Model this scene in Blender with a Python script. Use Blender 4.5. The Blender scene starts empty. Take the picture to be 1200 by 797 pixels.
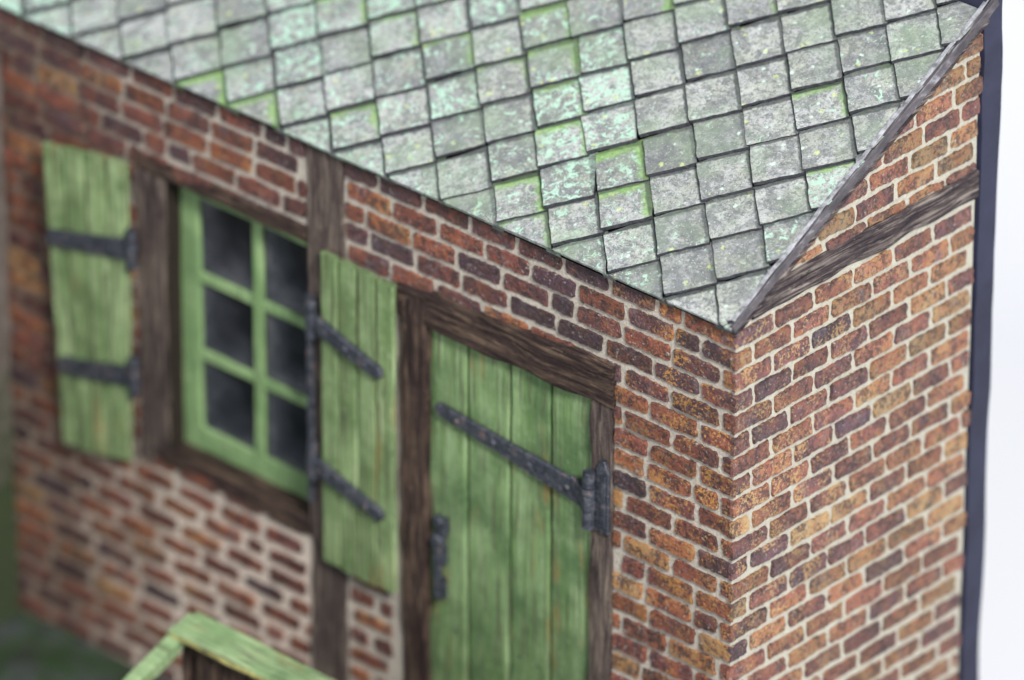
import bpy, bmesh, math, random
from mathutils import Vector, Matrix, noise
random.seed(7)
S = 0.1            # one brick course = 0.1 m
scene = bpy.context.scene
COL = scene.collection

# ---------------------------------------------------------------- camera
cam_d = bpy.data.cameras.new("camera"); cam = bpy.data.objects.new("camera", cam_d); COL.objects.link(cam)
scene.camera = cam
yaw, pitch, roll = math.radians(42.606), math.radians(29.294), math.radians(0.185)
fw = Vector((-math.sin(yaw)*math.cos(pitch), math.cos(yaw)*math.cos(pitch), -math.sin(pitch)))
rt = Vector((math.cos(yaw), math.sin(yaw), 0)); up = rt.cross(fw)
r2 = rt*math.cos(roll)+up*math.sin(roll); u2 = -rt*math.sin(roll)+up*math.cos(roll)
M = Matrix((r2, u2, -fw)).transposed().to_4x4()
M.translation = Vector((183.328, -212.836, 156.983))*S
cam.matrix_world = M
cam_d.sensor_width = 36; cam_d.lens = 9252.8/1200*36
cam_d.clip_start = 1; cam_d.clip_end = 500
cam_d.dof.use_dof = True
cam_d.dof.focus_distance = (321.7+4.0)*S
cam_d.dof.aperture_fstop = 0.43
scene.render.resolution_x, scene.render.resolution_y = 1024, 680

# ---------------------------------------------------------------- light
world = bpy.data.worlds.new("World"); scene.world = world; world.use_nodes = True
bg = world.node_tree.nodes["Background"]
bg.inputs[0].default_value = (0.86, 0.92, 1.0, 1); bg.inputs[1].default_value = 0.86
def area(name, loc, target, size, power, color):
    d = bpy.data.lights.new(name, 'AREA'); d.shape = 'SQUARE'; d.size = size*S; d.energy = power; d.color = color
    o = bpy.data.objects.new(name, d); COL.objects.link(o); o.location = Vector(loc)*S
    o.rotation_euler = (Vector(target)-Vector(loc)).to_track_quat('-Z', 'Y').to_euler()
    return o
area("key_lamp", (150, -95, 155), (-10, 0, -8), 42, 9800, (1.0, 0.98, 0.95))
scene.view_settings.view_transform = 'Standard'; scene.view_settings.look = 'None'
scene.view_settings.exposure = 0.0; scene.view_settings.gamma = 1.0
scene.render.engine = 'CYCLES'

# ---------------------------------------------------------------- node helpers
class NT:
    def __init__(s, name):
        s.m = bpy.data.materials.new(name); s.m.use_nodes = True
        s.t = s.m.node_tree; s.p = s.t.nodes["Principled BSDF"]
        tc = s.t.nodes.new("ShaderNodeTexCoord"); vm = s.t.nodes.new("ShaderNodeVectorMath"); vm.operation = 'SCALE'
        vm.inputs['Scale'].default_value = 1/S
        s.t.links.new(tc.outputs['Object'], vm.inputs[0]); s.co = vm.outputs[0]
    def set(s, sock, v):
        if hasattr(v, 'is_output') or isinstance(v, bpy.types.NodeSocket): s.t.links.new(v, sock)
        elif isinstance(v, (tuple, list)) and len(v) == 3 and len(sock.default_value) == 4: sock.default_value = (*v, 1)
        else: sock.default_value = v
    def stretch(s, v, sc):
        n = s.t.nodes.new("ShaderNodeVectorMath"); n.operation = 'MULTIPLY'; s.t.links.new(v, n.inputs[0]); n.inputs[1].default_value = sc
        return n.outputs[0]
    def offs(s, v, off):
        n = s.t.nodes.new("ShaderNodeVectorMath"); n.operation = 'ADD'; s.set(n.inputs[0], v); s.set(n.inputs[1], off); return n.outputs[0]
    def noise(s, scale, detail=4, rough=.6, vec=None, dist=0):
        n = s.t.nodes.new("ShaderNodeTexNoise"); n.inputs['Scale'].default_value = scale; n.inputs['Detail'].default_value = detail
        n.inputs['Roughness'].default_value = rough; n.inputs['Distortion'].default_value = dist
        s.t.links.new(vec if vec is not None else s.co, n.inputs['Vector']); return n.outputs['Fac']
    def voro(s, scale, vec=None, feature='F1'):
        n = s.t.nodes.new("ShaderNodeTexVoronoi"); n.feature = feature; n.inputs['Scale'].default_value = scale
        s.t.links.new(vec if vec is not None else s.co, n.inputs['Vector']); return n.outputs['Distance']
    def ramp(s, f, stops, interp='LINEAR'):
        n = s.t.nodes.new("ShaderNodeValToRGB"); n.color_ramp.interpolation = interp; e = n.color_ramp.elements
        while len(e) > 1: e.remove(e[-1])
        e[0].position = stops[0][0]; e[0].color = (*stops[0][1], 1) if isinstance(stops[0][1], tuple) else (stops[0][1],)*3+(1,)
        for p, c in stops[1:]:
            k = e.new(p); k.color = (*c, 1) if isinstance(c, tuple) else (c, c, c, 1)
        s.set(n.inputs[0], f); return n.outputs[0]
    def math(s, op, a, b=0.0, c=None, clamp=False):
        n = s.t.nodes.new("ShaderNodeMath"); n.operation = op; n.use_clamp = clamp
        s.set(n.inputs[0], a); s.set(n.inputs[1], b)
        if c is not None: s.set(n.inputs[2], c)
        return n.outputs[0]
    def mix(s, f, a, b, mode='MIX'):
        n = s.t.nodes.new("ShaderNodeMix"); n.data_type = 'RGBA'; n.blend_type = mode
        s.set(n.inputs[0], f); s.set(n.inputs[6], a); s.set(n.inputs[7], b); return n.outputs[2]
    def attr(s, name):
        n = s.t.nodes.new("ShaderNodeAttribute"); n.attribute_name = name
        x = s.t.nodes.new("ShaderNodeSeparateColor"); s.t.links.new(n.outputs['Color'], x.inputs[0]); return x.outputs[0], x.outputs[1], x.outputs[2]
    def sep(s, v):
        x = s.t.nodes.new("ShaderNodeSeparateXYZ"); s.t.links.new(v, x.inputs[0]); return x.outputs
    def bump(s, h, strength=.5, dist=.05):
        n = s.t.nodes.new("ShaderNodeBump"); n.inputs['Strength'].default_value = strength; n.inputs['Distance'].default_value = dist*S
        s.set(n.inputs['Height'], h); s.t.links.new(n.outputs[0], s.p.inputs['Normal'])
    def out(s, col, rough=.7, spec=.4):
        s.set(s.p.inputs['Base Color'], col); s.set(s.p.inputs['Roughness'], rough); s.set(s.p.inputs['Specular IOR Level'], spec); return s.m

def mat_brick(name, stops, pale=0.0, gloss=.5, dkamt=.85, gold=(.62, .30, .07)):
    n = NT(name); a, b, c = n.attr('rnd')
    shift = n.t.nodes.new("ShaderNodeCombineXYZ"); n.set(shift.inputs[0], n.math('MULTIPLY', a, 90.)); n.set(shift.inputs[1], n.math('MULTIPLY', b, 70.))
    v = n.offs(n.co, shift.outputs[0])
    blot = n.noise(.9, 3, .6, v); f2 = n.noise(3.2, 5, .72, v, .6)
    h = n.math('ADD', a, n.math('MULTIPLY', n.math('SUBTRACT', blot, .5), 1.1))
    h = n.math('ADD', h, n.math('MULTIPLY', n.math('SUBTRACT', f2, .5), .55), clamp=True)
    col = n.ramp(h, stops)
    big = n.noise(1.3, 3, .6, n.offs(v, (1, 2, 3)))
    dk = n.math('ADD', n.noise(4.2, 7, .8, v, .5), n.math('MULTIPLY', n.math('SUBTRACT', big, .5), .5))
    col = n.mix(n.ramp(dk, [(.50, 0.), (.54, dkamt)]), col, (.042, .020, .024))
    gd = n.math('ADD', n.noise(7, 5, .75, n.offs(v, (9, 3, 5))), n.math('MULTIPLY', n.math('SUBTRACT', n.noise(.7, 2, .5, n.offs(v, (4, 4, 4))), .5), .45))
    col = n.mix(n.math('MULTIPLY', n.ramp(gd, [(.555, 0.), (.60, .95)]), c), col, gold)
    col = n.mix(n.ramp(n.noise(5, 6, .75, n.offs(v, (3, 31, 5))), [(.60, 0.), (.64, .85)]), col, (.52, .48, .44))
    col = n.mix(n.ramp(n.noise(.8, 4, .7, n.offs(v, (13, 1, 5))), [(.58, 0.), (.72, .45)]), col, (.20, .17, .21))
    val = n.math('ADD', n.math('MULTIPLY', b, .55), .72)
    col = n.mix(1., col, n.ramp(n.math('MULTIPLY', val, .7), [(0., 0.), (1., 1.)]), 'MULTIPLY')
    n.bump(n.math('ADD', n.noise(7, 6, .75, v), n.math('MULTIPLY', n.noise(2, 3, .6, v), .8)), .9, .16)
    return n.out(col, n.ramp(n.noise(5, 3, .6, v), [(.35, gloss-.2), (.65, gloss+.2)]), .6)
def mat_mortar(name, c1, c2, c3):
    n = NT(name); f = n.noise(1.1, 5, .7); g = n.noise(7, 5, .75)
    col = n.mix(n.ramp(f, [(.3, 0.), (.7, 1.)]), c1, c2)
    col = n.mix(n.ramp(g, [(.52, 0.), (.70, .65)]), col, c3)
    n.bump(n.math('ADD', g, n.noise(2.4, 4, .6)), .8, .16); return n.out(col, .85, .25)
def mat_wood(name, axis, dark, mid, light, grain=1.0, lo=.42, hi=.72):
    n = NT(name); sc = [4.5*grain]*3; sc[axis] = .35
    v = n.stretch(n.co, sc); f = n.noise(1., 6, .72, v, .4); g = n.noise(.7, 3, .6)
    col = n.ramp(f, [(.38, dark), (.50, mid), (.62, light)])
    kn = n.noise(1., 7, .75, n.offs(n.stretch(n.co, [2.2 if k != axis else .28 for k in range(3)]), (5, 2, 8)), .8)
    col = n.mix(n.ramp(kn, [(.36, .9), (.44, 0.)]), col, (.010, .007, .007))
    col = n.mix(n.ramp(kn, [(.58, 0.), (.66, .7)]), col, tuple(min(1, c*1.7) for c in light))
    col = n.mix(n.ramp(g, [(lo, 0.), (hi, .7)]), col, dark)
    col = n.mix(n.ramp(n.noise(9, 4, .7), [(.64, 0.), (.74, .7)]), col, (light[0]*1.6, light[1]*1.6, light[2]*1.5))
    n.bump(n.math('ADD', f, n.math('MULTIPLY', n.noise(8, 4, .7), .3)), 1.0, .3); return n.out(col, .7, .2)
def mat_paint(name, base, pale, deep, wear=.5, stain=True, axis=2):
    n = NT(name); a, b, c = n.attr('rnd')
    sc = [3.2]*3; sc[axis] = .16
    sh = n.t.nodes.new("ShaderNodeCombineXYZ"); n.set(sh.inputs[0], n.math('MULTIPLY', a, 50.)); v0 = n.offs(n.co, sh.outputs[0])
    st = n.noise(1., 5, .65, n.stretch(v0, sc)); cl = n.noise(.35, 4, .6, v0); fi = n.noise(1.6, 4, .65, v0)
    col = n.mix(n.ramp(st, [(.36, 0.), (.66, 1.)]), base, pale)
    col = n.mix(n.ramp(cl, [(.38, .85), (.62, 0.)]), col, deep)
    col = n.mix(n.ramp(fi, [(.56, 0.), (.70, .4)]), col, pale)
    fine = n.noise(1., 6, .75, n.stretch(v0, [5.5 if k != axis else .22 for k in range(3)]))
    col = n.mix(n.ramp(fine, [(.52, 0.), (.61, wear)]), col, (.085, .09, .055))
    if stain:
        rs = n.noise(1., 4, .6, n.offs(n.stretch(n.co, [1.1 if k != axis else .22 for k in range(3)]), (7, 3, 1.5)))
        col = n.mix(n.ramp(rs, [(.60, 0.), (.70, .55)]), col, (.26, .16, .06))
    col = n.mix(n.ramp(n.math('SUBTRACT', b, .5), [(0., 0.), (.5, .35)]), col, deep)
    n.bump(n.math('ADD', fine, n.math('MULTIPLY', n.noise(6, 3, .6), .3)), .7, .16); return n.out(col, .6, .2)
def mat_metal(name):
    n = NT(name); f = n.noise(2.6, 5, .7)
    col = n.ramp(f, [(.30, (.018, .020, .030)), (.52, (.045, .050, .065)), (.60, (.085, .085, .10)), (.68, (.16, .085, .055))])
    n.bump(n.noise(4, 4, .65), .8, .14); n.p.inputs['Metallic'].default_value = .25; return n.out(col, .42, .5)
def mat_slate():
    n = NT('lichen_slate'); a, b, m = n.attr('uvm'); r, g, l = n.attr('rnd')
    sh = n.t.nodes.new("ShaderNodeCombineXYZ"); n.set(sh.inputs[0], n.math('MULTIPLY', r, 60.)); n.set(sh.inputs[1], n.math('MULTIPLY', g, 60.)); v = n.offs(n.co, sh.outputs[0])
    base = n.ramp(n.math('ADD', n.math('MULTIPLY', n.noise(1.3, 5, .7, v), .75), n.math('MULTIPLY', g, .25)), [(.30, (.17, .18, .185)), (.47, (.365, .375, .37)), (.62, (.53, .545, .53))])
    base = n.mix(n.ramp(n.noise(.8, 3, .6, n.offs(v, (5, 5, 5))), [(.45, 0.), (.7, .45)]), base, (.43, .47, .30))
    base = n.mix(n.ramp(n.noise(.9, 6, .78, n.offs(v, (6, 1, 9)), .8), [(.48, 0.), (.57, .72)]), base, (.165, .18, .17))
    # dark pitting
    base = n.mix(n.ramp(n.noise(6, 7, .8, v), [(.51, 0.), (.58, .75)]), base, (.13, .135, .15))
    base = n.mix(n.ramp(n.noise(2.2, 5, .75, n.offs(v, (2, 8, 1)), 1.2), [(.54, 0.), (.60, .7)]), base, (.16, .17, .185))
    # mint and white lichen
    lm = n.math('ADD', n.noise(2.6, 6, .72, n.offs(v, (11, 4, 2)), .8), n.math('MULTIPLY', n.math('SUBTRACT', l, .5), .20))
    base = n.mix(n.ramp(lm, [(.580, 0.), (.62, .85)]), base, (.48, .74, .58))
    vo = n.voro(1.45, n.offs(v, (1, 2, 3))); base = n.mix(n.ramp(n.math('ADD', vo, n.math('MULTIPLY', n.noise(4.5, 5, .8, v), .62)), [(.40, .8), (.44, 0.)]), base, (.62, .80, .68))
    vo2 = n.voro(1.0, n.offs(v, (7, 2, 9))); base = n.mix(n.ramp(n.math('ADD', vo2, n.math('MULTIPLY', n.noise(6, 5, .8, v), .55)), [(.36, .75), (.40, 0.)]), base, (.62, .70, .28))
    base = n.mix(n.ramp(n.noise(11, 3, .6, v), [(.62, 0.), (.68, .75)]), base, (.70, .76, .72))
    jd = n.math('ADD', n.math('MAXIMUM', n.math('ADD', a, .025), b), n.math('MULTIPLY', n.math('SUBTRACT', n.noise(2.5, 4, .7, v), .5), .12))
    base = n.mix(n.ramp(n.noise(.35, 4, .6), [(.50, 0.), (.68, .5)]), base, (.26, .36, .235))
    # moss along the covered upper edges
    e = n.math('MAXIMUM', a, b)
    e = n.math('ADD', e, n.math('MULTIPLY', n.math('SUBTRACT', n.noise(1.0, 5, .7, v), .5), .55))
    e = n.math('ADD', e, n.math('MULTIPLY', n.math('SUBTRACT', m, 1.), .42))
    base = n.mix(n.ramp(e, [(.76, 0.), (.92, .85), (1., .95)]), base, n.ramp(n.noise(5, 4, .7, v), [(.35, (.13, .32, .08)), (.65, (.38, .55, .19))]))
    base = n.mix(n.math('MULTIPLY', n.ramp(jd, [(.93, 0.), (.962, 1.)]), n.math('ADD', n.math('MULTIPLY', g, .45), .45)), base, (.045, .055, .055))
    n.bump(n.math('ADD', n.noise(4, 7, .78, v), n.math('MULTIPLY', lm, .5)), .9, .16)
    return n.out(base, .62, .4)
RED = [(.0, (.080, .036, .052)), (.25, (.145, .050, .046)), (.45, (.24, .068, .046)), (.66, (.35, .100, .048)), (.85, (.44, .165, .060)), (1., (.48, .26, .10))]
GAB = [(.0, (.12, .065, .090)), (.26, (.19, .075, .080)), (.46, (.32, .110, .078)), (.62, (.42, .155, .080)), (.82, (.48, .235, .10)), (1., (.52, .34, .16))]
M_BF = mat_brick('red_brick', RED, gloss=.42); M_BG = mat_brick('warm_brick', GAB, gloss=.5, dkamt=.78, gold=(.66, .40, .16))
M_MF = mat_mortar('grey_mortar', (.46, .42, .36), (.37, .33, .28), (.24, .22, .19)); M_MG = mat_mortar('cream_mortar', (.57, .545, .455), (.47, .445, .37), (.30, .285, .235))
BR1, BR2, BR3 = (.020, .012, .012), (.062, .038, .032), (.16, .11, .075)
M_WV = mat_wood('dark_timber_upright', 2, BR1, BR2, BR3)
M_WX = mat_wood('dark_timber_level', 0, BR1, BR2, BR3)
M_WY = mat_wood('gable_timber', 1, (.025, .018, .026), (.075, .055, .058), (.27, .23, .20), 1.5, .5, .75)
M_WP = mat_wood('grey_timber_upright', 2, (.035, .026, .026), (.090, .066, .060), (.19, .15, .12), .9, .6, .85)
M_GS = mat_paint('pale_green_paint', (.185, .275, .110), (.38, .475, .26), (.10, .16, .062), 1.)
M_GD = mat_paint('door_green_paint', (.140, .235, .085), (.27, .37, .19), (.065, .125, .050), .75)
M_GF = mat_paint('window_green_paint', (.21, .345, .14), (.33, .46, .23), (.14, .24, .10), .5, False)
M_GR = mat_paint('rail_green_paint', (.24, .36, .165), (.38, .48, .27), (.15, .25, .11), .9, True, 0)
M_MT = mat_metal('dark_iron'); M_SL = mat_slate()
def plain(name, c, rough=.7, scale=2., amt=.25, spec=.4):
    n = NT(name); f = n.noise(scale, 5, .65)
    col = n.mix(n.ramp(f, [(.35, 0.), (.65, 1.)]), tuple(k*(1-amt) for k in c), tuple(min(1, k*(1+amt)) for k in c)); n.bump(f, .4, .1); return n.out(col, rough, spec)
M_BLK = plain('blue_black_card', (.020, .022, .045), .6, .5, .22, .35)
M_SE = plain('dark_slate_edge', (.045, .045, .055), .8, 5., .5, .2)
M_GAP = plain('black_recess', (.012, .010, .010), .9, 1, .1, .1)
M_LEAD = None
def mat_lead():
    n = NT('grey_flashing'); f = n.noise(1., 6, .7, n.stretch(n.co, (6, .5, .9)))
    col = n.ramp(f, [(.42, (.04, .035, .04)), (.56, (.09, .08, .09)), (.68, (.30, .30, .33))]); n.bump(f, .6, .15); return n.out(col, .5, .45)
M_LEAD = mat_lead(); M_LEAD2 = plain('pale_flashing_edge', (.24, .24, .26), .5, 2.5, .6, .4)
M_BACK = plain('white_backdrop_paper', (.60, .605, .625), .9, .02, .01, .1)
def mat_ground():
    n = NT('mossy_cobbles'); vo = n.voro(.42); f = n.noise(.5, 5, .7)
    col = n.ramp(n.noise(1.5, 4, .6), [(.3, (.025, .028, .032)), (.7, (.075, .08, .085))])
    col = n.mix(n.ramp(vo, [(.35, 0.), (.75, .9)]), col, (.03, .035, .025))
    col = n.mix(n.ramp(f, [(.42, 0.), (.6, .9)]), col, (.022, .050, .015)); n.bump(n.math('SUBTRACT', 1., vo), 1., .5); return n.out(col, .8, .3)
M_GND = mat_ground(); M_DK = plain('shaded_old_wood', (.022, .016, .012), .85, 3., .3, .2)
def mat_mortar_front():
    n = NT('front_mortar'); f = n.noise(1.1, 5, .7); g = n.noise(7, 5, .75); x, y, z = n.sep(n.co)
    col = n.mix(n.ramp(f, [(.3, 0.), (.7, 1.)]), (.54, .485, .41), (.42, .375, .315))
    # lime-washed pointing under the window: coordinates are metres/S from the root (-20, 7, -31)
    lw = n.math('ADD', n.math('MULTIPLY', n.math('SUBTRACT', 12.5, z), .35), n.math('MULTIPLY', n.math('SUBTRACT', n.noise(.45, 4, .6), .5), 2.2))
    rt_ = n.math('ADD', n.math('MULTIPLY', n.math('ADD', x, 1.5), -.6), .0)
    lw = n.math('MINIMUM', lw, rt_)
    col = n.mix(n.ramp(lw, [(.0, 0.), (1., .9)]), col, (.74, .62, .52))
    col = n.mix(n.ramp(g, [(.52, 0.), (.66, .65)]), col, (.24, .21, .18))
    gr = n.math('ADD', n.math('MULTIPLY', n.math('ADD', x, 11.5), -.15), n.math('MULTIPLY', n.math('SUBTRACT', n.noise(.3, 5, .65), .5), 3.))
    col = n.mix(n.ramp(gr, [(.2, 0.), (1.5, .8)]), col, (.13, .085, .055))
    n.bump(n.math('ADD', g, n.noise(2.4, 4, .6)), .8, .16); return n.out(col, .85, .25)
M_MF = mat_mortar_front()
def mat_plaster():
    n = NT('weathered_side_wall'); z = n.sep(n.co)[2]
    t = n.math('ADD', n.math('MULTIPLY', z, .055), n.math('MULTIPLY', n.math('SUBTRACT', n.noise(.4, 4, .6), .5), .9))
    col = n.ramp(n.noise(.8, 5, .6), [(.3, (.075, .060, .05)), (.7, (.15, .125, .11))])
    return n.out(n.mix(n.ramp(t, [(.35, .95), (.85, 0.)]), col, (.030, .045, .018)), .85, .3)
M_PL = mat_plaster()
def mat_glass():
    n = NT('dusty_glass'); t = n.t; a, b, c = n.attr('uvm')
    tr = t.nodes.new("ShaderNodeBsdfTransparent"); tr.inputs[0].default_value = (.75, .78, .85, 1)
    edge = n.math('MAXIMUM', n.math('SUBTRACT', 1., n.math('MULTIPLY', a, 2.2)), n.math('SUBTRACT', 1., n.math('MULTIPLY', b, 2.6)))
    e = n.math('ADD', n.math('MULTIPLY', edge, .6), n.math('MULTIPLY', n.noise(.8, 4, .6), .9))
    dust = n.ramp(e, [(.40, .62), (1.0, .92)])
    cl = n.math('ADD', n.math('MULTIPLY', edge, .28), n.math('MULTIPLY', n.noise(.55, 4, .6, None, .5), 1.))
    n.out(n.ramp(cl, [(.36, (.014, .016, .022)), (.66, (.050, .054, .066)), (1., (.13, .13, .14))]), .22, .55)
    mx = t.nodes.new("ShaderNodeMixShader"); t.links.new(dust, mx.inputs[0]); t.links.new(tr.outputs[0], mx.inputs[1]); t.links.new(n.p.outputs[0], mx.inputs[2])
    t.links.new(mx.outputs[0], t.nodes["Material Output"].inputs[0]); return n.m
M_GL = mat_glass()

# ---------------------------------------------------------------- mesh helpers
def tag(o, label=None, cat=None, group=None, kind=None):
    for k, v in (('label', label), ('category', cat), ('group', group), ('kind', kind)):
        if v: o[k] = v
    return o
def empty(name, loc):
    o = bpy.data.objects.new(name, None); COL.objects.link(o); o.location = Vector(loc)*S; o.empty_display_size = .1; return o
class MB:
    def __init__(s): s.v = []; s.f = []; s.mi = []; s.r = []; s.uv = []; s.mats = []; s.sm = []
    def mat(s, m):
        if m not in s.mats: s.mats.append(m)
        return s.mats.index(m)
    def add(s, verts, faces, m, rnd=(0, 0, 0), uvm=None, smooth=False):
        o = len(s.v); s.v += [tuple(p) for p in verts]; k = s.mat(m)
        for f in faces: s.f.append([o+i for i in f]); s.mi.append(k); s.sm.append(smooth)
        s.r += [rnd]*len(verts); s.uv += (uvm or [(0, 0, 0)]*len(verts))
    def quad(s, a, b, c, d, m): s.add([a, b, c, d], [(0, 1, 2, 3)], m)
    def build(s, name, parent=None, root=(0, 0, 0)):
        me = bpy.data.meshes.new(name); R = Vector(root)
        me.from_pydata([(Vector(p)-R)*S for p in s.v], [], s.f)
        for m in s.mats: me.materials.append(m)
        for i, p in enumerate(me.polygons): p.material_index = s.mi[i]; p.use_smooth = s.sm[i]
        for nm, dat in (('rnd', s.r), ('uvm', s.uv)):
            at = me.color_attributes.new(nm, 'FLOAT_COLOR', 'POINT')
            at.data.foreach_set('color', [c for t in dat for c in (*t[:3], 1.0)])
        bm = bmesh.new(); bm.from_mesh(me); bmesh.ops.recalc_face_normals(bm, faces=bm.faces); bm.to_mesh(me); bm.free()
        me.update(); o = bpy.data.objects.new(name, me); COL.objects.link(o)
        if parent: o.parent = parent
        else: o.location = R*S
        return o
def N3(p, sc, seed=0): return noise.noise(Vector(p)*sc+Vector((seed*7.31, seed*3.17, seed*1.7)))
def beam(mb, p0, p1, wv, hv, m, jit=.05, seg=None, bev=.12, rnd=None, w1=None, h1=None, smooth=False, jsc=.8):
    """bar from p0 to p1, half-width vector wv and half-height vector hv, with uneven edges"""
    p0, p1, wv, hv = map(Vector, (p0, p1, wv, hv)); d = p1-p0; L = d.length; seg = seg or max(2, int(L/.5))
    sd = random.random()*100; rnd = rnd or (random.random(), random.random(), random.random())
    W, H = wv.length, hv.length; b = min(bev, W*.45, H*.45); wn, hn = wv/W, hv/H
    vs = []
    for i in range(seg+1):
        t = i/seg; c = p0+d*t; kw = 1+(w1-1)*t if w1 else 1; kh = 1+(h1-1)*t if h1 else 1
        w, h = W*kw, H*kh
        for (x, y) in ((-w+b, -h), (w-b, -h), (w, -h+b), (w, h-b), (w-b, h), (-w+b, h), (-w, h-b), (-w, -h+b)):
            q = c+wn*x+hn*y
            a1 = N3(q, jsc, sd)*jit; a2 = N3(q, jsc, sd+9)*jit
            vs.append(q+wn*a1+hn*a2)
    fs = [tuple(range(7, -1, -1)), tuple(seg*8+k for k in range(8))]
    for i in range(seg):
        for k in range(8):
            k2 = (k+1) % 8; fs.append((i*8+k, i*8+k2, (i+1)*8+k2, (i+1)*8+k))
    mb.add(vs, fs, m, rnd, smooth=smooth)
def box(mb, x0, x1, y0, y1, z0, z1, m, **k):
    dx, dy, dz = x1-x0, y1-y0, z1-z0
    if dz >= dx and dz >= dy: beam(mb, ((x0+x1)/2, (y0+y1)/2, z0), ((x0+x1)/2, (y0+y1)/2, z1), (dx/2, 0, 0), (0, dy/2, 0), m, **k)
    elif dx >= dy: beam(mb, (x0, (y0+y1)/2, (z0+z1)/2), (x1, (y0+y1)/2, (z0+z1)/2), (0, dy/2, 0), (0, 0, dz/2), m, **k)
    else: beam(mb, ((x0+x1)/2, y0, (z0+z1)/2), ((x0+x1)/2, y1, (z0+z1)/2), (dx/2, 0, 0), (0, 0, dz/2), m, **k)
def disc(mb, c, ax, r, h, m, n=12, taper=.7):
    ax = Vector(ax).normalized(); a = ax.orthogonal().normalized(); b = ax.cross(a); c = Vector(c); vs = []
    for rr, hh in ((r, 0), (r, h*.5), (r*taper, h)):
        for k in range(n):
            t = 2*math.pi*k/n; vs.append(c+a*math.cos(t)*rr+b*math.sin(t)*rr+ax*hh)
    fs = [tuple(range(n)), tuple(2*n+k for k in range(n))]
    for j in range(2):
        for k in range(n): fs.append((j*n+k, j*n+(k+1) % n, (j+1)*n+(k+1) % n, (j+1)*n+k))
    mb.add(vs, fs, m, smooth=False)
def clip(poly, nx, ny, c):
    """keep nx*x+ny*y<=c"""
    out = []
    for i in range(len(poly)):
        a, b = poly[i], poly[(i+1) % len(poly)]; da = nx*a[0]+ny*a[1]-c; db = nx*b[0]+ny*b[1]-c
        if da <= 0: out.append(a)
        if (da < 0 < db) or (db < 0 < da):
            t = da/(da-db); out.append((a[0]+(b[0]-a[0])*t, a[1]+(b[1]-a[1])*t))
    return out
def rake(y): return .20+.548*(y+.41)

# ---------------------------------------------------------------- brickwork
MAP = {'F': lambda u, z, h: (u, -h, z), 'G': lambda u, z, h: (h, u, z)}
def brick(mb, wall, u0, u1, z0, z1, m, clips=(), pale=0.0, hue=None, keep0=False, keep1=False):
    w, h = u1-u0, z1-z0; sd = random.random()*500; pts = []
    r = min(.05, w*.2, h*.2)
    def side(a, b, n):
        for i in range(n): t = i/n; pts.append((a[0]+(b[0]-a[0])*t, a[1]+(b[1]-a[1])*t))
    nx = max(3, int(w/.13)); nz = 6
    c0, c1 = (0 if keep0 else r), (0 if keep1 else r)
    side((u0+c0, z0), (u1-c1, z0), nx); side((u1, z0+c1*.6), (u1, z1-c1*.6), nz)
    side((u1-c1, z1), (u0+c0, z1), nx); side((u0, z1-c0*.6), (u0, z0+c0*.6), nz)
    cu, cz = (u0+u1)/2, (z0+z1)/2; P = []
    for (u, z) in pts:
        j = N3((u, z, 0), 1.1, sd)*.07+N3((u, z, 0), 6, sd+3)*.075
        du = N3((u, z, 5), 3.5, sd)*.10
        if (keep0 and u < u0+.02) or (keep1 and u > u1-.02): du = N3((u, z, 5), 4, sd)*.09-.02
        P.append((u+du*(1 if abs(u-cu) > w*.4 else .2), z+j*(1 if abs(z-cz) > h*.3 else .1)))
    for (a, b, c) in clips: P = clip(P, a, b, c)
    if len(P) < 4: return
    F = MAP[wall]; H = random.uniform(.08, .15); n = len(P); cu = sum(p[0] for p in P)/n; cz = sum(p[1] for p in P)/n
    def ring(k, hh, kk=0):
        o = []
        for (u, z) in P:
            du, dz = u-cu, z-cz; L = max(.01, math.hypot(du, dz))
            uu = u-math.copysign(min(abs(du), k), du) if not ((keep1 and u > u1-.02) or (keep0 and u < u0+.02)) else u
            o.append(F(uu, z-math.copysign(min(abs(dz), k), dz), hh+N3((u, z, 9), 1.6, sd)*.035))
        return o
    # tilt of the whole face
    t1, t2 = random.uniform(-.02, .02), random.uniform(-.02, .02)
    vs = ring(0, -.06)+ring(0, H*.55)+ring(.025, H)
    fs = [tuple(2*n+i for i in range(n))]
    for j in range(2):
        for i in range(n): fs.append((j*n+i, j*n+(i+1) % n, (j+1)*n+(i+1) % n, (j+1)*n+i))
    a = hue if hue is not None else random.random()
    mb.add(vs, fs, m, (a, random.random(), pale))
def subtract(iv, blocks):
    out = [iv]
    for (a, b) in blocks:
        o2 = []
        for (s, e) in out:
            if b <= s or a >= e: o2.append((s, e)); continue
            if a > s: o2.append((s, a))
            if b < e: o2.append((b, e))
        out = o2
    return out
ROOT = (-20, 7, -31)
house = empty('miniature_house', ROOT)
tag(house, 'miniature brick farmhouse with green door and shutters under a lichen-covered diamond slate roof', 'model house')

XL = -46.0
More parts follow.
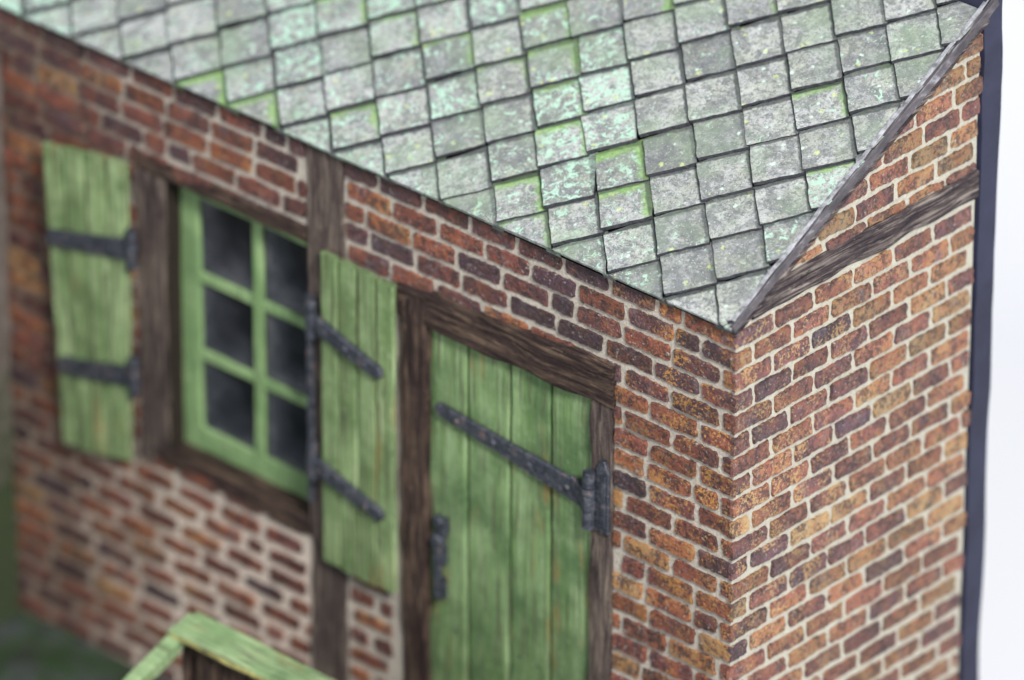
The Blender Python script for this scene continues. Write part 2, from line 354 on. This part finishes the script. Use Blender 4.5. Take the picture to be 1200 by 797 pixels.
# blocked areas of the front (x0,x1,z0,z1): timbers and openings
BLK = [(-34.7, -24.2, -19.5, -4.35), (-24.35, -22.0, -40, 2), (-19.35, -6.55, -40, -4.5)]
fb = MB()
for row in range(0, 32):
    z1 = -row-.13; z0 = -row-1+.13
    if row == 0: z1 = .12
    off = {0: 3.0, 1: 2.0}.get(row, (.86 if row % 2 == 0 else 2.05)+random.uniform(-.08, .08))
    u = .11; L = off+.11; first = True
    blocks = [(a-.02, b+.02) for (a, b, c, d) in BLK if min(z1, d)-max(z0, c) > .55]
    while u > XL:
        e = u-L+.30
        seg = [(e, u)]
        for (a, b) in subtract((e, u), blocks):
            if b-a > .30:
                low = a < -18 and z1 < -19
                sh = random.uniform(.06, .10) if low else 0
                du = .10 if low else 0
                brick(fb, 'F', a+du, b-du, z0+sh, z1-sh, M_BF, pale=max(.15, min(1, (a+11)/8)), keep1=(first and abs(b-.11) < .01),
                      hue=min(1, max(0, random.gauss(.36 if row < 5 else .52, .25))))
        u = e-.30; L = 2.66+random.uniform(-.10, .10) if random.random() > .07 else 1.45; first = False
# mortar sheet pieces round the openings
def sheet(mb, wall, u0, u1, z0, z1, m, step=.5):
    nu, nz = max(1, int((u1-u0)/step)), max(1, int((z1-z0)/step)); F = MAP[wall]; vs = []; fs = []
    for j in range(nz+1):
        for i in range(nu+1):
            u = u0+(u1-u0)*i/nu; z = z0+(z1-z0)*j/nz
            e = 0 if i in (0, nu) else 1
            vs.append(F(u, z, e*N3((u, z, 1), .9, 4)*.04))
    for j in range(nz):
        for i in range(nu): k = j*(nu+1)+i; fs.append((k, k+1, k+nu+2, k+nu+1))
    mb.add(vs, fs, m)
sheet(fb, 'F', XL, 0, -4.8, .25, M_MF); sheet(fb, 'F', XL, -33.2, -32, -4.8, M_MF); sheet(fb, 'F', -33.2, -24.0, -32, -19.0, M_MF)
sheet(fb, 'F', -24.0, -17.6, -32, -4.8, M_MF); sheet(fb, 'F', -7.9, 0, -32, -4.8, M_MF)
# side faces of the two openings
def reveal(mb, x0, x1, z0, z1, d, m):
    mb.quad((x0, 0, z0), (x0, d, z0), (x0, d, z1), (x0, 0, z1), m); mb.quad((x1, 0, z0), (x1, d, z0), (x1, d, z1), (x1, 0, z1), m)
    mb.quad((x0, 0, z1), (x1, 0, z1), (x1, d, z1), (x0, d, z1), m); mb.quad((x0, 0, z0), (x1, 0, z0), (x1, d, z0), (x0, d, z0), m)
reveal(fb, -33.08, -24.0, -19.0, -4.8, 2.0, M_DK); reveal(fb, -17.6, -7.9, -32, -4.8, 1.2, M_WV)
fb.build('front_wall', house, ROOT)

gb = MB(); GY = 15.15
for row in range(-9, 32):
    z1 = -row-.125; z0 = -row-1+.125
    if -.9 < (z0+z1)/2 < 1.3 and row in (-1,): continue
    a = -.11; L = (2.42 if row % 2 == 0 else 1.15)+.11+random.uniform(-.07, .07); first = True
    if row < -1: a = .3+((row*37) % 5)*.25
    while a < GY:
        e = min(a+L-.28, GY+random.uniform(-.12, .10))
        if e-a > .25:
            k = max(0., min(1., (-z0-12)/14)); zz0, zz1 = z0+.06*k, z1-.06*k
            if row == -2: zz0 = 1.52
            brick(gb, 'G', a, e, zz0, zz1, M_BG, pale=(.9 if a < 5 else .5), clips=[(-.548, 1, rake(0)-.28)], keep0=(first and row >= -1),
                  hue=min(1, max(0, random.gauss(.46 if a < 6 else .54, .25))))
        a = a+L; L = 2.52+random.uniform(-.13, .13); first = False
vs = []; fs = []
P = [(0, -32), (GY, -32), (GY, rake(GY)-.25), (0, rake(0)-.25)]
ny = 30
for i in range(ny+1):
    y = GY*i/ny
    for j in range(61):
        z = -32+(rake(y)-.25+32)*j/60; vs.append((N3((y, z, 2), .9, 8)*.03*(0 if i == 0 else 1), y, z))
for i in range(ny):
    for j in range(60): k = i*61+j; fs.append((k, k+1, k+62, k+61))
gb.add(vs, fs, M_MG)
gb.build('gable_wall', house, ROOT)

# ---------------------------------------------------------------- timbers
def part(name, fn, parent=house):
    mb = MB(); fn(mb); return mb.build(name, parent, ROOT)
part('timber_post', lambda m: box(m, -34.75, -33.0, -.12, .12, -19.6, -4.3, M_WP, jit=.14, jsc=.5))
midpost = part('timber_post', lambda m: box(m, -24.32, -22.1, -.14, .5, -32, .12, M_WP, jit=.10, jsc=.5))
part('timber_post', lambda m: box(m, -18.78, -17.3, -.18, .6, -32, -5.2, M_WV, jit=.12, jsc=.5))
doorpost = part('timber_post', lambda m: box(m, -7.95, -6.58, -.14, .6, -32, -6.1, M_WP, jit=.12, jsc=.5))
part('window_lintel', lambda m: box(m, -34.6, -24.3, -.16, 1.0, -5.08, -4.15, M_WX, jit=.10, jsc=.5))
part('door_lintel', lambda m: beam(m, (-18.85, .15, -5.6), (-6.52, .15, -5.2), (0, 0, .86), (0, .38, 0), M_WX, jit=.16, jsc=.45, w1=1.32, seg=34))
part('window_sill', lambda m: box(m, -34.6, -24.3, -.16, 1.2, -19.6, -18.72, M_WX, jit=.10, jsc=.5))
def gbeam(m):
    beam(m, (.0, .9, .80), (.04, 15.15, .86), (0, 0, .66), (.15, 0, 0), M_WY, jit=.16, jsc=.5, seg=60)
    m.v = [(x, y, min(z, rake(y)-.25)) for (x, y, z) in m.v]
part('gable_beam', gbeam)

# ---------------------------------------------------------------- window
W = MB(); y0, y1 = 1.0, 1.28
box(W, -33.2, -32.0, y0, y1, -19.0, -4.9, M_GF, jit=.04); box(W, -25.0, -23.8, y0, y1, -19.0, -4.9, M_GF, jit=.04)
box(W, -32.1, -24.9, y0+.01, y1, -18.75, -17.6, M_GF, jit=.04); box(W, -32.1, -24.9, y0+.01, y1, -6.05, -4.9, M_GF, jit=.04)
win = W.build('window', house, ROOT)
G = MB(); box(G, -28.70, -28.14, y0-.02, y1-.02, -17.65, -6.0, M_GF, jit=.04, bev=.16)
for z in (-9.95, -13.85): 
    box(G, -32.05, -28.75, y0+.02, y1-.04, z-.25, z+.25, M_GF, jit=.04, bev=.16); box(G, -28.1, -24.95, y0+.02, y1-.04, z-.25, z+.25, M_GF, jit=.04, bev=.16)
G.build('glazing_bars', win, ROOT)
G = MB()
for (x0, x1) in ((-32.1, -28.7), (-28.1, -24.9)):
    for (z0, z1) in ((-9.75, -5.95), (-13.65, -10.15), (-17.65, -14.05)):
        tw = random.uniform(-.04, .04)
        G.add([(x0, 1.22, z0), (x1, 1.22+tw, z0), (x1, 1.22, z1), (x0, 1.22+tw, z1)], [(0, 1, 2, 3)], M_GL, uvm=[(0, 0, 0), (1, 0, 0), (1, 1, 0), (0, 1, 0)])
G.build('window_panes', win, ROOT)

# ---------------------------------------------------------------- shutters, straps
def strap(mb, p0, p1, n, w0, w1, thick=.14, studs=3, m=None):
    """iron strap from the knuckle p0 to the rounded tip p1; n = outward normal"""
    m = m or M_MT; p0, p1, n = Vector(p0), Vector(p1), Vector(n).normalized(); d = (p1-p0).normalized(); wv = d.cross(n)
    beam(mb, p0, p1, wv*w0, n*thick, m, jit=.05, bev=.08, w1=w1/w0, jsc=1.2, seg=16)
    disc(mb, p1-n*thick*.9, n, w1*1.02, thick*1.9, m, 14, .8)
    for k in range(studs):
        t = (k+.6)/(studs+.1); disc(mb, p0+(p1-p0)*t+n*thick*.8, n, .16, .13, m, 8, .6)
def knuckle(mb, c, r, h, m=None):
    c = Vector(c); m = m or M_MT
    for (a, b, rr) in ((-.5, -.2, r), (-.18, .22, r*1.12), (.24, .5, r)):
        disc(mb, c+Vector((0, 0, a*h)), (0, 0, 1), rr, (b-a)*h, m, 14, .9)
def shutter(hx, width, z0, z1, sgn, swing, sag, label, strapz, drop, npl=4, warp=False):
    """hinged at x=hx, running towards sgn*x; swing = how far the free edge stands out; sag = its drop"""
    ang = math.asin(swing/width)
    def T(s, z, h):   # s along board from hinge, h outward
        t = (z1-z)/(z1-z0) if warp else 0
        s = s*(1-.12*t); x = hx+sgn*(s*math.cos(ang))
        y = -.42-s*math.sin(ang)*(1-t)
        nx, ny = sgn*(-math.sin(ang)), -math.cos(ang)
        return Vector((x+nx*h, y+ny*h, z-(sag+.45*t)*s/width))
    mb = MB(); pw = width/npl
    for k in range(npl):
        s = (k+.5)*pw; e0, e1 = random.uniform(-.08, .08), random.uniform(-.08, .08)
        skew = -sag/width*(z1-z0)*.35*sgn
        a = T(s, z0+e0, 0); b = T(s, z1+e1, 0); a.x -= sgn*skew*sgn*0
        a.x += skew*.5*-1; b.x += skew*.5
        nrm = (T(s, 0, 1)-T(s, 0, 0)); al = (T(s+1, 0, 0)-T(s, 0, 0)); al.z = 0
        beam(mb, a, b, al.normalized()*(pw/2*(.95 if warp else 1)-.05), nrm.normalized()*(.13+random.uniform(-.01, .02)), M_GS, jit=.05, bev=.08, seg=20)
    # dark gap backing between boards
    if not warp: mb.quad(T(.05, z0+.15, -.05), T(width-.05, z0+.15, -.05), T(width-.05, z1-.15, -.05), T(.05, z1-.15, -.05), M_GAP)
    o = mb.build('shutter', house, ROOT)
    for z in strapz:
        sm = MB(); a = T(-.15, z, .26); b = T(width*(.90 if warp else .80), z-drop, .26); n = T(0, 0, 1)-T(0, 0, 0)
        strap(sm, a, b, n, .50 if warp else .42, .42 if warp else .33)
        knuckle(sm, (hx-sgn*.42, -.62, z+.12), .26, 1.9)
        sm.build('strap_hinge', o, ROOT)
    return o
so = shutter(-34.95, 4.7, -19.9, -4.75, -1, .75, .30, None, (-9.0, -15.4), .35, warp=True)
so['label'] = 'left green plank shutter sagging a little on its hinges'
so = shutter(-23.15, 4.45, -20.1, -4.85, 1, .05, 0.0, None, (-8.3, -15.35), .95)
so['label'] = 'right green plank shutter folded flat beside the door'

hb = MB(); beam(hb, (-23.95, -.30, -17.6), (-23.95, -.30, -7.3), (.17, 0, 0), (0, .14, 0), M_MT, jit=.05); hb.build('hinge_bar', midpost, ROOT)
# ---------------------------------------------------------------- door
D = MB(); edges = [-17.75, -15.2, -12.75, -10.4, -7.9]
for k in range(4):
    box(D, edges[k]+.085, edges[k+1]-.085, .22, .55, -32, -6.0, M_GD, jit=.04, bev=.07, rnd=(random.random(), random.random()*.6, 0))
D.quad((-17.8, .45, -32), (-7.8, .45, -32), (-7.8, .45, -6), (-17.8, .45, -6), M_GAP)
for k in range(4):
    for z in (-10.7, -10.95, -20.9, -29):
        for q in (.3, .7): disc(D, (edges[k]+(edges[k+1]-edges[k])*q+random.uniform(-.1, .1), .23, z+random.uniform(-.15, .15)), (0, -1, 0), .07, .04, M_MT, 8)
door = D.build('door', house, ROOT)
s = MB(); strap(s, (-7.95, .06, -11.25), (-16.6, .06, -10.25), (0, -1, 0), .58, .30, .12, 4)
beam(s, (-8.9, .0, -10.85), (-7.75, -.25, -11.2), (0, 0, .42), (0, .12, 0), M_MT, jit=.04, w1=.8)
s.build('strap_hinge', door, ROOT)
s = MB()   # latch with a hanging handle
beam(s, (-16.62, .10, -17.9), (-16.62, .10, -15.6), (.32, 0, 0), (0, .14, 0), M_MT, jit=.12, jsc=1.6, bev=.1)
disc(s, (-16.62, -.05, -15.75), (0, -1, 0), .30, .16, M_MT); disc(s, (-16.62, -.08, -16.7), (0, -1, 0), .34, .25, M_MT)
beam(s, (-16.62, -.18, -16.6), (-16.6, -.10, -19.6), (.22, 0, 0), (0, .12, 0), M_MT, jit=.05, w1=.8)
beam(s, (-16.6, .14, -19.6), (-16.6, .14, -18.6), (.26, 0, 0), (0, .10, 0), M_MT, jit=.05)
s.build('door_handle', door, ROOT)
s = MB()   # pintle plate on the right post
beam(s, (-6.98, -.24, -12.3), (-6.98, -.24, -9.35), (.36, 0, 0), (0, .10, 0), M_MT, jit=.04, bev=.08)
beam(s, (-6.98, -.24, -9.35), (-6.98, -.24, -8.85), (.36, 0, 0), (0, .10, 0), M_MT, jit=.02, w1=.35)
beam(s, (-6.86, -.36, -12.0), (-6.86, -.36, -9.5), (.12, 0, 0), (0, .07, 0), M_MT, jit=.03)
knuckle(s, (-7.62, -.42, -10.9), .30, 2.7)
s.build('hinge_plate', doorpost, ROOT)

# ---------------------------------------------------------------- roof
mslope = .548; cs = 1/math.hypot(1, mslope); sn = mslope*cs; EY = -.42; EZ = .02
def RP(x, s, h): return (x, EY+s*cs-h*sn, EZ+s*sn+h*cs)
rb = MB(); p = 1.565
for j in range(-2, 13):
    for i in range(-32, 3):
        if (i+j) % 2: continue
        x = -.30+p*i; s0 = .06+p*j
        if s0 > 17.9: continue
        cxj, csj = random.gauss(0, .038), random.gauss(0, .060)+.04; rot = random.gauss(0, .016); ex = .985+random.uniform(-.02, .02)
        sd = random.random()*900
        base = [(0, 0), (1, 1), (0, 2.3), (-1, 1)]
        P = []; A = []
        for k in range(4):
            a, b = base[k], base[(k+1) % 4]
            for t in range(9):
                u = a[0]+(b[0]-a[0])*t/9; v = a[1]+(b[1]-a[1])*t/9
                X, Y = u*p*ex, v*p*ex
                X += N3((X, Y, 1), 2.2, sd)*.05+N3((X, Y, 4), 8, sd)*.022; Y += N3((X, Y, 3), 2.2, sd)*.05+N3((X, Y, 7), 8, sd)*.022
                X, Y = X*math.cos(rot)-Y*math.sin(rot), X*math.sin(rot)+Y*math.cos(rot)
                P.append((x+X+cxj, s0+Y+csj))
        P = clip(P, 0, -1, -.0-N3((x, 0, 0), 1.)*.05); P = clip(P, 1, 0, .22); P = clip(P, 0, 1, 17.98)
        if len(P) < 3: continue
        lift = random.uniform(-.03, .055)+(.05 if random.random() < .12 else 0); tl = random.gauss(0, .010); th = .17+random.uniform(-.03, .05); n = len(P)
        def H(q, top):
            ss = q[1]-s0; return .36+lift-.125*ss+tl*(q[0]-x)+(th if top else 0)*1.0
        mossy = random.uniform(.75, 1.05) if random.random() < .20 else random.random()*.45
        if x < -34: mossy = max(mossy, .5)
        uv = [(((q[0]-x)+(q[1]-s0))/(2*p), ((q[1]-s0)-(q[0]-x))/(2*p), mossy) for q in P]
        lich = min(1, max(0, .48+.30*N3((x, s0, 0), .12, 3)+(.18 if (x+s0) < -5 else -.16)+random.gauss(0, .14)))
        vs = [RP(q[0], q[1], H(q, False)) for q in P]+[RP(q[0], q[1], H(q, True)) for q in P]
        # small chamfer ring
        cx, cy = sum(q[0] for q in P)/n, sum(q[1] for q in P)/n
        rr = (random.random(), random.random(), lich)
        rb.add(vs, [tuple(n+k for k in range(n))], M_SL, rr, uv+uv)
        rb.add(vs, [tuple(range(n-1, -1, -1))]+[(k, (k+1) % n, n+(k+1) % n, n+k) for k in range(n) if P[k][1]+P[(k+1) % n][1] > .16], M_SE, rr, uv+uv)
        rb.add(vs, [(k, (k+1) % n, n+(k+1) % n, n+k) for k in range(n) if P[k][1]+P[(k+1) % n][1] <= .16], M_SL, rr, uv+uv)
# boarding under the slates
rb.quad(RP(XL, .05, -.05), RP(.1, .05, -.05), RP(.1, 17.9, -.05), RP(XL, 17.9, -.05), M_GAP)
roof = rb.build('roof', house, ROOT)
v = MB()   # flashing along the verge
RX = Vector((0, cs, sn)); RN = Vector((0, -sn, cs))
a = Vector(RP(.20, .06, .22)); b = Vector(RP(.20, 18.7, .22))
beam(v, a, b, (.07, 0, 0), RN*.22, M_LEAD, jit=.045, jsc=.5, seg=90, bev=.03, w1=1.5)
beam(v, Vector(RP(.12, .3, .50)), Vector(RP(.04, 18.6, .53)), (.09, 0, 0), RN*.035, M_LEAD2, jit=.07, jsc=.7, seg=90, bev=.03)
beam(v, Vector(RP(.16, .04, -.12)), Vector(RP(.16, 17.9, -.12)), (.12, 0, 0), RN*.14, M_WY, jit=.05, jsc=.6, seg=60, bev=.04)
v.build('verge_flashing', roof, ROOT)
# back board: its dark edge shows beyond the gable
bb = MB(); n = 44
for (ya, yb, m) in ((15.32, 16.45, M_BLK),):
    vs = []; fs = []
    for i in range(n+1):
        z = -32.5+(9.6+32.5)*i/n; w = N3((0, 0, z), .22, 5)*.16; w2 = N3((0, 3, z), .5, 5)*.06
        vs += [(-46, ya, z), (.12+w2, ya+w2, z), (.16+w2, yb+w, z), (-46, yb, z)]
    for i in range(n):
        for k in range(4): fs.append((i*4+k, i*4+(k+1) % 4, (i+1)*4+(k+1) % 4, (i+1)*4+k))
    fs += [(0, 1, 2, 3), tuple(n*4+k for k in range(4))]
    bb.add(vs, fs, m, smooth=False)
bb.build('back_board', house, ROOT)
# side wall at the left end, standing forward of the front wall
sw = MB(); box(sw, -45.5, -42.75, -14, -.15, -31.5, -2.3, M_PL, jit=.1, bev=.2); sw.build('side_wall', house, ROOT)
ew = MB(); ew.quad((XL, 0, -32), (XL, 15.3, -32), (XL, 15.3, 8), (XL, 0, .2), M_GAP); ew.quad((XL, 0, -32), (0, 0, -32), (0, 15.3, -32), (XL, 15.3, -32), M_GAP)  # unseen black end sheet and floor, added to keep light out of the interior
ew.build('light_block_sheets', house, ROOT)

# ---------------------------------------------------------------- railing in front
RR = (-20, -9, -31)
rail = empty('wooden_railing', RR); tag(rail, 'green painted railing with flat top board and sloping arm before the brick wall', 'railing')
def rpart(name, fn):
    mb = MB(); fn(mb); return mb.build(name, rail, RR)
rpart('top_board', lambda m: beam(m, (-23.75, -8.5, -20.05), (-8, -8.5, -20.05), (0, .92, 0), (0, 0, .16), M_GR, jit=.10, bev=.08, jsc=.7, seg=40))
M_YL = plain('worn_yellow_edge', (.30, .27, .10), .6, 1.5, .6)
rpart('edge_moulding', lambda m: beam(m, (-23.6, -9.44, -20.16), (-8, -9.44, -20.16), (0, .035, 0), (0, 0, .10), M_YL, jit=.05, bev=.02, seg=60))
rpart('sloping_arm', lambda m: beam(m, (-23.5, -8.0, -20.05), (-23.5, -24.0, -26.3), (.38, 0, 0), (0, -.13, .33), M_GR, jit=.07, bev=.08, seg=40))
def panel(m):
    x = -22.6
    while x < -8.5: box(m, x, x+1.5, -9.0, -8.6, -31, -20.25, M_WV, jit=.06); x += 1.56
rpart('plank_panel', panel)
for x in (-23.3, -9): rpart('post', lambda m: box(m, x-.3, x+.3, -8.9, -8.2, -31, -20.25, M_WV, jit=.05))
rpart('post', lambda m: box(m, -23.8, -23.2, -24.2, -23.6, -31, -26.4, M_WV, jit=.05))

# ---------------------------------------------------------------- setting
g = MB(); vs = []; fs = []; nx, ny = 60, 50
for j in range(ny+1):
    for i in range(nx+1):
        x = -62+70*i/nx; y = -50+67*j/ny; vs.append((x, y, -31+N3((x, y, 0), .25, 2)*.25))
for j in range(ny):
    for i in range(nx): k = j*(nx+1)+i; fs.append((k, k+1, k+nx+2, k+nx+1))
g.add(vs, fs, M_GND, smooth=True); tag(g.build('ground'), kind='structure')
b = MB(); vs = []; fs = []
prof = [(-400, -34)]+[(60+40*math.sin(t), -34+40*(1-math.cos(t))) for t in [math.pi/2*k/16 for k in range(17)]]+[(100, 200)]
# the sweep faces the camera: distance is measured along the view direction on the ground
hd = Vector((-math.sin(yaw), math.cos(yaw), 0)); hr = Vector((math.cos(yaw), math.sin(yaw), 0))
for (d, z) in prof:
    for s_ in (-500, 500): q = hd*d+hr*s_; vs.append((q.x, q.y, z))
for i in range(len(prof)-1): fs.append((2*i, 2*i+1, 2*i+3, 2*i+2))
b.add(vs, fs, M_BACK, smooth=True); tag(b.build('backdrop'), kind='structure')
